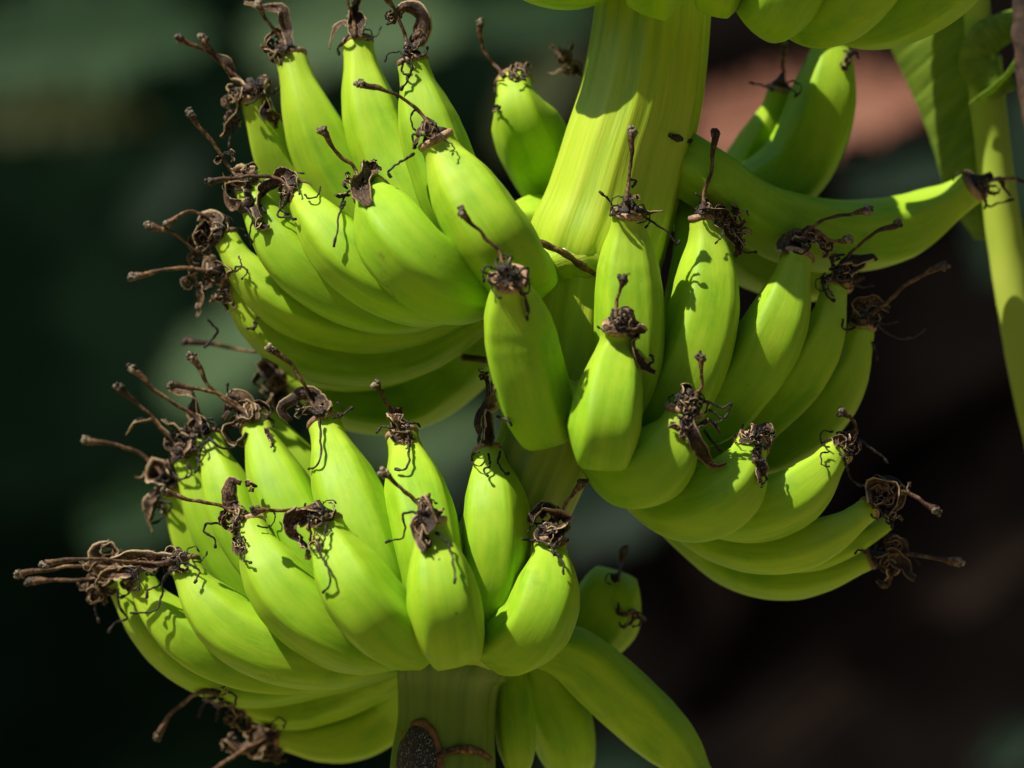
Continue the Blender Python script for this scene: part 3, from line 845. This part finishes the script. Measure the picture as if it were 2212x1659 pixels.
# ------------------------------------------------------------------ stalk with ribs, scars and a cut end
def build_stalk():
    n, seg = 190, 120
    c = catmull(STALK, n)
    pts = [P(*q[:3]) for q in c]
    T, U, V = frames(pts)
    v, f, al, cx, cy = [], [], [], [], []
    for i in range(n):
        t = i / (n - 1)
        py = c[i][1]
        for k in range(seg):
            th = 2 * math.pi * k / seg
            d = Vector((math.cos(th), math.sin(th), t * 1.2))
            r = 1 + 0.07 * noise.noise(Vector((d.x * 2.2, d.y * 2.2, t * 1.5))) + 0.055 * noise.noise(Vector((d.x * 5 + 3 * t, d.y * 5, t * 2.2))) + 0.018 * noise.noise(Vector((d.x * 16, d.y * 16, t * 2)))
            v.append(pts[i] + (U[i] * math.cos(th) + V[i] * math.sin(th)) * c[i][3] * S * r)
            al.append(t * 8)
            cx.append(d.x)
            cy.append(d.y)
    for i in range(n - 1):
        for k in range(seg):
            k2 = (k + 1) % seg
            f.append((i * seg + k, i * seg + k2, (i + 1) * seg + k2, (i + 1) * seg + k))
    f.append(tuple(reversed(range(seg))))
    f.append(tuple(range((n - 1) * seg, n * seg)))
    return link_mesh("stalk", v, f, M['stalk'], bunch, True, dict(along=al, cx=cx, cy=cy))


stalk = build_stalk()

# cut scar: a black, sap-flecked oval set in an orange-brown rim
m, t, b = nodes_of("cut_scar_black")
g = t.nodes.new("ShaderNodeTexCoord")
nz = tex_noise(t, 1000, 3, 0.7)
c0 = ramp(t, nz, [(0.57, (0.006, 0.005, 0.005)), (0.66, (0.45, 0.42, 0.40))])
c0 = mix(t, ramp(t, tex_noise(t, 220, 3), [(0.60, 0.0), (0.72, 0.6)]), c0, (0.16, 0.06, 0.025))
t.links.new(c0, b.inputs["Base Color"])
b.inputs["Roughness"].default_value = 0.5
bump(t, b, nz, 1.0, 0.001)
M['cut'] = m
m, t, b = nodes_of("cut_rim_brown")
c0 = ramp(t, tex_noise(t, 180, 4, 0.7), [(0.3, (0.07, 0.035, 0.010)), (0.7, (0.26, 0.12, 0.025))])
t.links.new(c0, b.inputs["Base Color"])
b.inputs["Roughness"].default_value = 0.6
bump(t, b, tex_noise(t, 800, 3), 0.4, 0.0006)
M['rim'] = m


def oval(name, x0, y0, rx, ry, depth, bulge, mat, parent):
    v, f = [], []
    nr, na = 14, 44
    for i in range(nr + 1):
        q = i / nr
        for k in range(na):
            a = 2 * math.pi * k / na
            wob = 1 + 0.07 * noise.noise(Vector((math.cos(a) * 2, math.sin(a) * 2, x0)))
            x = x0 + math.cos(a) * rx * q * wob
            y = y0 + math.sin(a) * ry * q * wob
            # rides on the round of the stalk
            cxs = np.interp(y, stalk_s[:, 1], stalk_s[:, 0])
            rs = np.interp(y, stalk_s[:, 1], stalk_s[:, 3])
            u = min(0.98, abs(x - cxs) / rs)
            z = -rs * math.sqrt(1 - u * u)
            z -= depth + bulge * (1 - q * q) + (2.0 * noise.noise(Vector((x * 0.08, y * 0.08, 3))) if q < 1 else 0)
            if i == nr:
                z += 16
            v.append(P(x, y, z))
    for i in range(nr):
        for k in range(na):
            k2 = (k + 1) % na
            f.append((i * na + k, (i + 1) * na + k, (i + 1) * na + k2, i * na + k2))
    return link_mesh(name, v, f, mat, parent)


oval("cut_rim", 903, 1652, 58, 104, 3, 1, M['rim'], stalk)
oval("cut_scar", 900, 1655, 46, 92, 6, 9, M['cut'], stalk)


def bract_scar(line, wd, mat):
    """a raised corky lip round the stalk"""
    c = catmull([(x, y, 0) for x, y in line], 26)
    pts = []
    for x, y, _ in c:
        cxs = np.interp(y, stalk_s[:, 1], stalk_s[:, 0])
        rs = np.interp(y, stalk_s[:, 1], stalk_s[:, 3])
        u = min(0.995, abs(x - cxs) / rs)
        pts.append(P(x, y, -rs * math.sqrt(1 - u * u) - 2))
    mb = MB()
    tube(mb, pts, [wd * S * (0.6 + 0.6 * math.sin(math.pi * i / 25)) for i in range(26)], 10, 0.35, 3)
    mb.build("bract_scar", mat, stalk)


bract_scar([(945, 1632), (985, 1620), (1030, 1622), (1062, 1640)], 8, M['style'])
bract_scar([(1446, 292), (1468, 300), (1484, 304), (1497, 303)], 7, M['filament'])



def crown(y0, tiltx, a0, a1, rad_arc, rad_tube, phase):
    """the fleshy cushion on the stalk from which a hand of fruit grows"""
    pts, rd = [], []
    n = 60
    cxs = np.interp(y0, stalk_s[:, 1], stalk_s[:, 0])
    for i in range(n):
        a = math.radians(a0 + (a1 - a0) * i / (n - 1))
        x = cxs + math.cos(a) * rad_arc
        z = math.sin(a) * rad_arc
        y = y0 + tiltx * math.cos(a) + 6 * noise.noise(Vector((math.cos(a) * 3, math.sin(a) * 3, phase)))
        pts.append(P(x, y, z))
        rd.append(rad_tube * S * (0.35 + 0.65 * min(1, 6 * i / n, 6 * (n - 1 - i) / n)) * (1 + 0.12 * noise.noise(Vector((i * 0.25, phase, 0)))))
    mb = MB()
    tube(mb, pts, rd, 28, 0.06, phase)
    mb.a = {}
    o = link_mesh("crown", mb.v, mb.f, M['stalk'], bunch, True,
                  dict(cx=[0.3 + 0.5 * math.sin(q % 28 / 28 * 6.283) for q in range(len(mb.v))], cy=[0.5 * math.cos(q % 28 / 28 * 6.283) for q in range(len(mb.v))], along=[q // 28 / 10 for q in range(len(mb.v))]))
    return o


crown(552, -14, 120, 325, 104, 45, 1)
crown(880, 10, -140, 90, 70, 70, 2)
crown(1395, 6, 100, 440, 84, 52, 3)

# the brown strand that lies across under the upper hand
mb = MB()
pts = [P(*q) for q in catmull([(1120, 500, -190), (1160, 520, -180), (1215, 545, -168), (1250, 570, -150), (1290, 592, -120)], 30)]
tube(mb, pts, [7.5 * S * (1 + 0.15 * math.sin(i * 0.9)) for i in range(30)], 10, 0.3, 5)
mb.build("dried_strand", M['style'], stalk)
mb = MB()
pts = [P(*q) for q in catmull([(1000, 772, 160), (1040, 776, 120), (1100, 778, 60)], 14)]
tube(mb, pts, [8 * S] * 14, 8, 0.3, 5)
mb.build("dried_strand", M['style'], stalk)


# ------------------------------------------------------------------ leaf at the right
def leaf_mat(name, c1, c2, c3, trans=0.25, vein=60.0):
    m, t, b = nodes_of(name)
    sv = vec3(t, math_(t, 'MULTIPLY', attr(t, "t"), vein), math_(t, 'MULTIPLY', attr(t, "across"), 1.0), 0.0)
    a = tex_noise(t, 1.0, 3, 0.6, sv)
    n2 = tex_noise(t, 14, 3)
    base = ramp(t, math_(t, 'ADD', math_(t, 'MULTIPLY', a, 0.6), math_(t, 'MULTIPLY', n2, 0.4)), [(0.35, c1), (0.5, c2), (0.68, c3)])
    t.links.new(base, b.inputs["Base Color"])
    b.inputs["Roughness"].default_value = 0.6
    b.inputs["Specular IOR Level"].default_value = 0.15 if trans > 0 else 0.0
    tr = t.nodes.new("ShaderNodeBsdfTranslucent")
    t.links.new(base, tr.inputs[0])
    ms = t.nodes.new("ShaderNodeMixShader")
    ms.inputs[0].default_value = trans
    out = [n for n in t.nodes if n.type == 'OUTPUT_MATERIAL'][0]
    t.links.new(b.outputs[0], ms.inputs[1])
    t.links.new(tr.outputs[0], ms.inputs[2])
    t.links.new(ms.outputs[0], out.inputs[0])
    bump(t, b, a, 0.5, 0.002)
    return m


M['leaf'] = leaf_mat("leaf_blade", (0.17, 0.30, 0.03), (0.28, 0.42, 0.05), (0.40, 0.54, 0.08), 0.5, 22.0)
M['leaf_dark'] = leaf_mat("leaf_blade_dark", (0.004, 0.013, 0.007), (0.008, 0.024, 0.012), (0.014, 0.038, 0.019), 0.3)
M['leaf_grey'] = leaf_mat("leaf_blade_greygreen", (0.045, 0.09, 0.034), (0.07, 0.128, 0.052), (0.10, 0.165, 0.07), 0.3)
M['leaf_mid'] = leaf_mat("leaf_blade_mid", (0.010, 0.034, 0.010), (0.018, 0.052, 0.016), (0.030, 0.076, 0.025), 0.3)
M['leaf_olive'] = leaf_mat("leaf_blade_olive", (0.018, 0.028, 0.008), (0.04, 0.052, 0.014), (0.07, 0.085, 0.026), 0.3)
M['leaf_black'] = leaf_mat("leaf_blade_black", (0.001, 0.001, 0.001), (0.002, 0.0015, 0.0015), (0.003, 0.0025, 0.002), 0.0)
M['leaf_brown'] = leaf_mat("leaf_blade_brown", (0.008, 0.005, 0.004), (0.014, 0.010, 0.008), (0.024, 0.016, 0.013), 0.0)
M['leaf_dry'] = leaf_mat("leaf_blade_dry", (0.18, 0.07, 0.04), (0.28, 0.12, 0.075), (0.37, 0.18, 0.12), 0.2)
M['rib'] = leaf_mat("leaf_rib", (0.24, 0.38, 0.035), (0.36, 0.48, 0.05), (0.48, 0.56, 0.09), 0.001, 3.0)
M['bark'] = dry_mat("dry_stem", (0.035, 0.022, 0.018), (0.09, 0.055, 0.04), (0.16, 0.10, 0.075), 200, False)


def sheet(name, A, E, nu, nv, mat, parent, corr=2.0, waves=10, thick=1.6, belly=0.0, seed=0):
    """a blade between two 3-D curves, pleated along the side veins, with thickness"""
    a = catmull(A, nu)
    e = catmull(E, nu)
    top, bot, tt_, ac = [], [], [], []
    for i in range(nu):
        for k in range(nv):
            s = k / (nv - 1)
            q = a[i] * (1 - s) + e[i] * s
            z = q[2] + corr * (1.2 - 2.6 * abs(math.sin((i / (nu - 1) + 0.012 * noise.noise(Vector((s * 3, i * 0.05, 2)))) * waves * 3.1416)) ** 0.45) * math.sin(math.pi * (0.10 + 0.82 * s)) + belly * math.sin(math.pi * s)
            z += corr * 2.5 * noise.noise(Vector((i / nu * 4, s * 2, seed)))
            top.append(P(q[0], q[1], z))
            bot.append(P(q[0], q[1], z + thick))
            tt_.append(i / (nu - 1))
            ac.append(s)
    o = nu * nv
    f = []
    for i in range(nu - 1):
        for k in range(nv - 1):
            q = i * nv + k
            f.append((q, q + 1, q + nv + 1, q + nv))
            f.append((o + q, o + q + nv, o + q + nv + 1, o + q + 1))
        q = i * nv
        f.append((q, q + nv, o + q + nv, o + q))
        q = i * nv + nv - 1
        f.append((q, o + q, o + q + nv, q + nv))
    return link_mesh(name, top + bot, f, mat, parent, True, dict(t=tt_ + tt_, across=ac + ac))


leaf = bpy.data.objects.new("banana_leaf", None)
COL.objects.link(leaf)
leaf.location = P(2110, 200, 420)
tag(leaf, "upright yellow-green banana leaf stem with a ribbed green blade, at the right edge", "leaf")


def under(o, root):
    o.parent = root
    o.matrix_parent_inverse = Matrix.Translation(-root.location)
    return o


under(sheet("leaf_blade", [(2080, -260, 430), (2090, -60, 430), (2108, 140, 430), (2122, 300, 430), (2136, 440, 430), (2150, 520, 430)],
            [(1830, -40, 560), (1905, 70, 560), (1975, 215, 550), (2015, 320, 540), (2048, 430, 520), (2105, 518, 480)], 150, 30, M['leaf'], None, 3.2, 13, belly=-30), leaf)
mb = MB()
sp_ = catmull([(2104, -60, 410, 31), (2116, 100, 410, 32), (2132, 250, 410, 35), (2152, 400, 410, 38), (2184, 600, 410, 42), (2226, 820, 410, 46), (2280, 1040, 410, 52), (2350, 1300, 410, 64)], 60)
tube(mb, [P(*q[:3]) for q in sp_], [q[3] * S for q in sp_], 28, 0.05, 2)
under(mb.build("midrib", M['rib']), leaf)
mb = MB()
sp_ = catmull([(2150, 120, 440, 14), (2166, 300, 440, 16), (2190, 480, 440, 18), (2225, 640, 440, 20)], 30)
tube(mb, [P(*q[:3]) for q in sp_], [q[3] * S for q in sp_], 14, 0.05, 4)
under(mb.build("rib_edge", M['rib']), leaf)
mb = MB()
pts = [P(*q) for q in catmull([(2230, 40, 380), (2180, 55, 375), (2135, 90, 365), (2120, 135, 360), (2150, 185, 360), (2190, 175, 370)], 40)]
ribbon(mb, pts, 80, 1.1, 0.4, 1.2, 3, 0.05, 2.0)
under(mb.build("curled_blade", M['leaf']), leaf)
mb = MB()
pts = [P(*q) for q in catmull([(2240, 90, 380), (2190, 150, 360), (2145, 195, 350), (2092, 226, 345)], 40)]
ribbon(mb, pts, 62, 0.7, 0.3, 0.3, 8, 0.05, 2.0, prof=lambda t: 0.05 + 1.0 * (1 - t) ** 0.8)
under(mb.build("leaf_tip", M['leaf']), leaf)

mb = MB()
sp_ = catmull([(2212, -60, 300, 28), (2216, 80, 300, 28), (2226, 200, 300, 26), (2250, 330, 300, 26), (2290, 480, 300, 26)], 50)
tube(mb, [P(*q[:3]) for q in sp_], [q[3] * S for q in sp_], 20, 0.25, 2)
o = mb.build("dry_plant", M['bark'])
tag(o, "dark brown withered plant stem cut off by the upper right corner", "plant")


# ------------------------------------------------------------------ far, out-of-focus leaves
def far(px, py, Y):
    k = (D0 + Y) * 0.125 / 1106
    return Vector(((px - 1106) * k, Y, (829.5 - py) * k))


def far_leaf(x0, y0, x1, y1, width, Y, mat, label, tilt=0.0, group=None, droop=0.1, name="background_leaf"):
    """a long blade with a midrib, folded a little along it; tilt turns its face from the lens"""
    p0, p1 = far(x0, y0, Y), far(x1, y1, Y)
    L = (p1 - p0).length
    ax = (p1 - p0).normalized()
    side = Vector((0, -1, 0)).cross(ax).normalized()
    root = bpy.data.objects.new(name, None)
    COL.objects.link(root)
    root.location = p0
    tag(root, label, "leaf", group)
    wd = width * (D0 + Y) * 0.125 / 1106
    nrm = Matrix.Rotation(tilt, 3, ax) @ Vector((0, -1, 0))
    sd = Matrix.Rotation(tilt, 3, ax) @ side
    for sg in (1, -1):
        v, f, tt_, ac = [], [], [], []
        nu, nv = 60, 10
        for i in range(nu):
            t = i / (nu - 1)
            hw = wd * 0.5 * (math.sin(math.pi * min(1, 0.08 + 0.92 * t)) ** 0.55) * (0.85 + 0.35 * noise.noise(Vector((t * 5, sg * 3.3, Y * 7))) + 0.55 * noise.noise(Vector((t * 26, sg * 5.1, Y * 3 + x0))))
            for k in range(nv):
                s = k / (nv - 1)
                q = ax * L * t + sd * sg * hw * s + nrm * (0.22 * hw * s + 0.012 * L * math.sin(t * 70) * s * 0.25) + Vector((0, 0, -droop * L * t * t))
                v.append(q)
                tt_.append(t)
                ac.append(s)
        for i in range(nu - 1):
            for k in range(nv - 1):
                q = i * nv + k
                f.append((q, q + 1, q + nv + 1, q + nv) if sg > 0 else (q, q + nv, q + nv + 1, q + 1))
        link_mesh("leaf_blade", v, f, mat, root, True, dict(t=tt_, across=ac))
    mb = MB()
    pts = [ax * L * (i / 19) - nrm * 0.004 + Vector((0, 0, -droop * L * (i / 19) ** 2)) for i in range(20)]
    tube(mb, pts, [0.012 * (1.2 - i / 19) for i in range(20)], 8)
    mb.build("midrib", mat, root)
    return root


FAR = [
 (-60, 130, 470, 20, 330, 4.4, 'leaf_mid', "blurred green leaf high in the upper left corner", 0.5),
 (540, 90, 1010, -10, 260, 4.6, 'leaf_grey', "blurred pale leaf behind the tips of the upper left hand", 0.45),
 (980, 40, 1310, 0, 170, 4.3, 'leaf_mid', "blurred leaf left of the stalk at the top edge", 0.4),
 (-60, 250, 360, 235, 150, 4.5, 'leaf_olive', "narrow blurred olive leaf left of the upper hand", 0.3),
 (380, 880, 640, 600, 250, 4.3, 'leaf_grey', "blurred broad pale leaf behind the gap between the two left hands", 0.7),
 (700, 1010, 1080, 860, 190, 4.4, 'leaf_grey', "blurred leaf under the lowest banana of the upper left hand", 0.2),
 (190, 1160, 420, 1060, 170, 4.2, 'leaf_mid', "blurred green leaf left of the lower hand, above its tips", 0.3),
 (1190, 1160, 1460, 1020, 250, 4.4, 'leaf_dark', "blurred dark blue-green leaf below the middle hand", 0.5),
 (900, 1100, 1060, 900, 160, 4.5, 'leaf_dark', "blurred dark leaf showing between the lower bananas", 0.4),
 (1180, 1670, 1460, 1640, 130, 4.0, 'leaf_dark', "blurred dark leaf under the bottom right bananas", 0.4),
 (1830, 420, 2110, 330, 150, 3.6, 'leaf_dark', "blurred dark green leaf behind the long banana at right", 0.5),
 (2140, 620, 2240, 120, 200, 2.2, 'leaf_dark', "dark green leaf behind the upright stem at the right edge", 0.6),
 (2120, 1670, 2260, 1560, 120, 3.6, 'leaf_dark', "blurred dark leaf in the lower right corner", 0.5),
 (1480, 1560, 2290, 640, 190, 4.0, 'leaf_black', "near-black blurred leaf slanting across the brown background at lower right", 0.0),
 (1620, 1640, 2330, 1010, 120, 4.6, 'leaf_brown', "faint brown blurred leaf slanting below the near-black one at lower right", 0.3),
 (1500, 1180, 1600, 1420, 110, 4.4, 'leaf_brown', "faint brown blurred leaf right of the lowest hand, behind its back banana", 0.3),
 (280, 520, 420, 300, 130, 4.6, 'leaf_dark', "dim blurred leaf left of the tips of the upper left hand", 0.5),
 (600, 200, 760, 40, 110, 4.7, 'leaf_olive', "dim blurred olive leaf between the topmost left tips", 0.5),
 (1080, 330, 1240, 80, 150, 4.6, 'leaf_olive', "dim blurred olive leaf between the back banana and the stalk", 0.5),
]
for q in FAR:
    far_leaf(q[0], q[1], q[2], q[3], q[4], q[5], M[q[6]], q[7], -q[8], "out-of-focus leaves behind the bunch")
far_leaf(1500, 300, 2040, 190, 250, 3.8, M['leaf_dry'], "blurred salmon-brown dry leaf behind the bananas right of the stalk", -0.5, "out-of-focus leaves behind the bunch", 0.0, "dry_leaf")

# ------------------------------------------------------------------ ground and dark bank behind
m, t, b = nodes_of("shaded_bank")
k_ = tex_noise(t, 1.6, 4, 0.6)
g = t.nodes.new("ShaderNodeTexCoord")
sx = t.nodes.new("ShaderNodeSeparateXYZ")
t.links.new(g.outputs["Object"], sx.inputs[0])
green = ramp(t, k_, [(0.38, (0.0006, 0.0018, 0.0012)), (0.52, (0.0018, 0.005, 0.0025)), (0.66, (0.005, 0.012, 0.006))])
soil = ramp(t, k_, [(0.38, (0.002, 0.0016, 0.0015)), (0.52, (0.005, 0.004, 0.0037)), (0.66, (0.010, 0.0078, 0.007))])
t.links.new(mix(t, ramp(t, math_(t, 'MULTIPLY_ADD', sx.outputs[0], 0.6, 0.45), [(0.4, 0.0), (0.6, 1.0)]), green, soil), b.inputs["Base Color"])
b.inputs["Roughness"].default_value = 0.9
b.inputs["Specular IOR Level"].default_value = 0.0
bump(t, b, tex_noise(t, 12, 5), 0.6, 0.05)
M['bank'] = m
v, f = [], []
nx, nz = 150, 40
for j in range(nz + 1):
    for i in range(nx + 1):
        a_ = 2 * math.pi * i / nx                      # bank carried on unseen round the camera, added to cut the sky fill
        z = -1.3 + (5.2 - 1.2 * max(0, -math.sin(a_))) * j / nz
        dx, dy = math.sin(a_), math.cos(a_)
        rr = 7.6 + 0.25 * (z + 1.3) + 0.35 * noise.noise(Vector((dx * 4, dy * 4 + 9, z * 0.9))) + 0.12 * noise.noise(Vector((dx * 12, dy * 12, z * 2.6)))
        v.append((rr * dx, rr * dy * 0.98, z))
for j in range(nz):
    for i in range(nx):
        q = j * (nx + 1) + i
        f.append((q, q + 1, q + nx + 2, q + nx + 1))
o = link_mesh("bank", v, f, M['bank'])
o['kind'] = "structure"

m, t, b = nodes_of("dry_ground")
k_ = tex_noise(t, 3, 6, 0.65)
t.links.new(ramp(t, k_, [(0.35, (0.11, 0.09, 0.04)), (0.5, (0.20, 0.17, 0.08)), (0.65, (0.29, 0.25, 0.13))]), b.inputs["Base Color"])
b.inputs["Roughness"].default_value = 0.9
bump(t, b, k_, 0.5, 0.02)
v, f = [], []
for j in range(41):
    for i in range(41):
        x, y = -60 + 3 * i, -60 + 3 * j
        v.append((x, y, -1.25 + 0.04 * noise.noise(Vector((x * 0.3, y * 0.3, 0)))))
for j in range(40):
    for i in range(40):
        q = j * 41 + i
        f.append((q, q + 1, q + 42, q + 41))
o = link_mesh("ground", v, f, m)
o['kind'] = "structure"
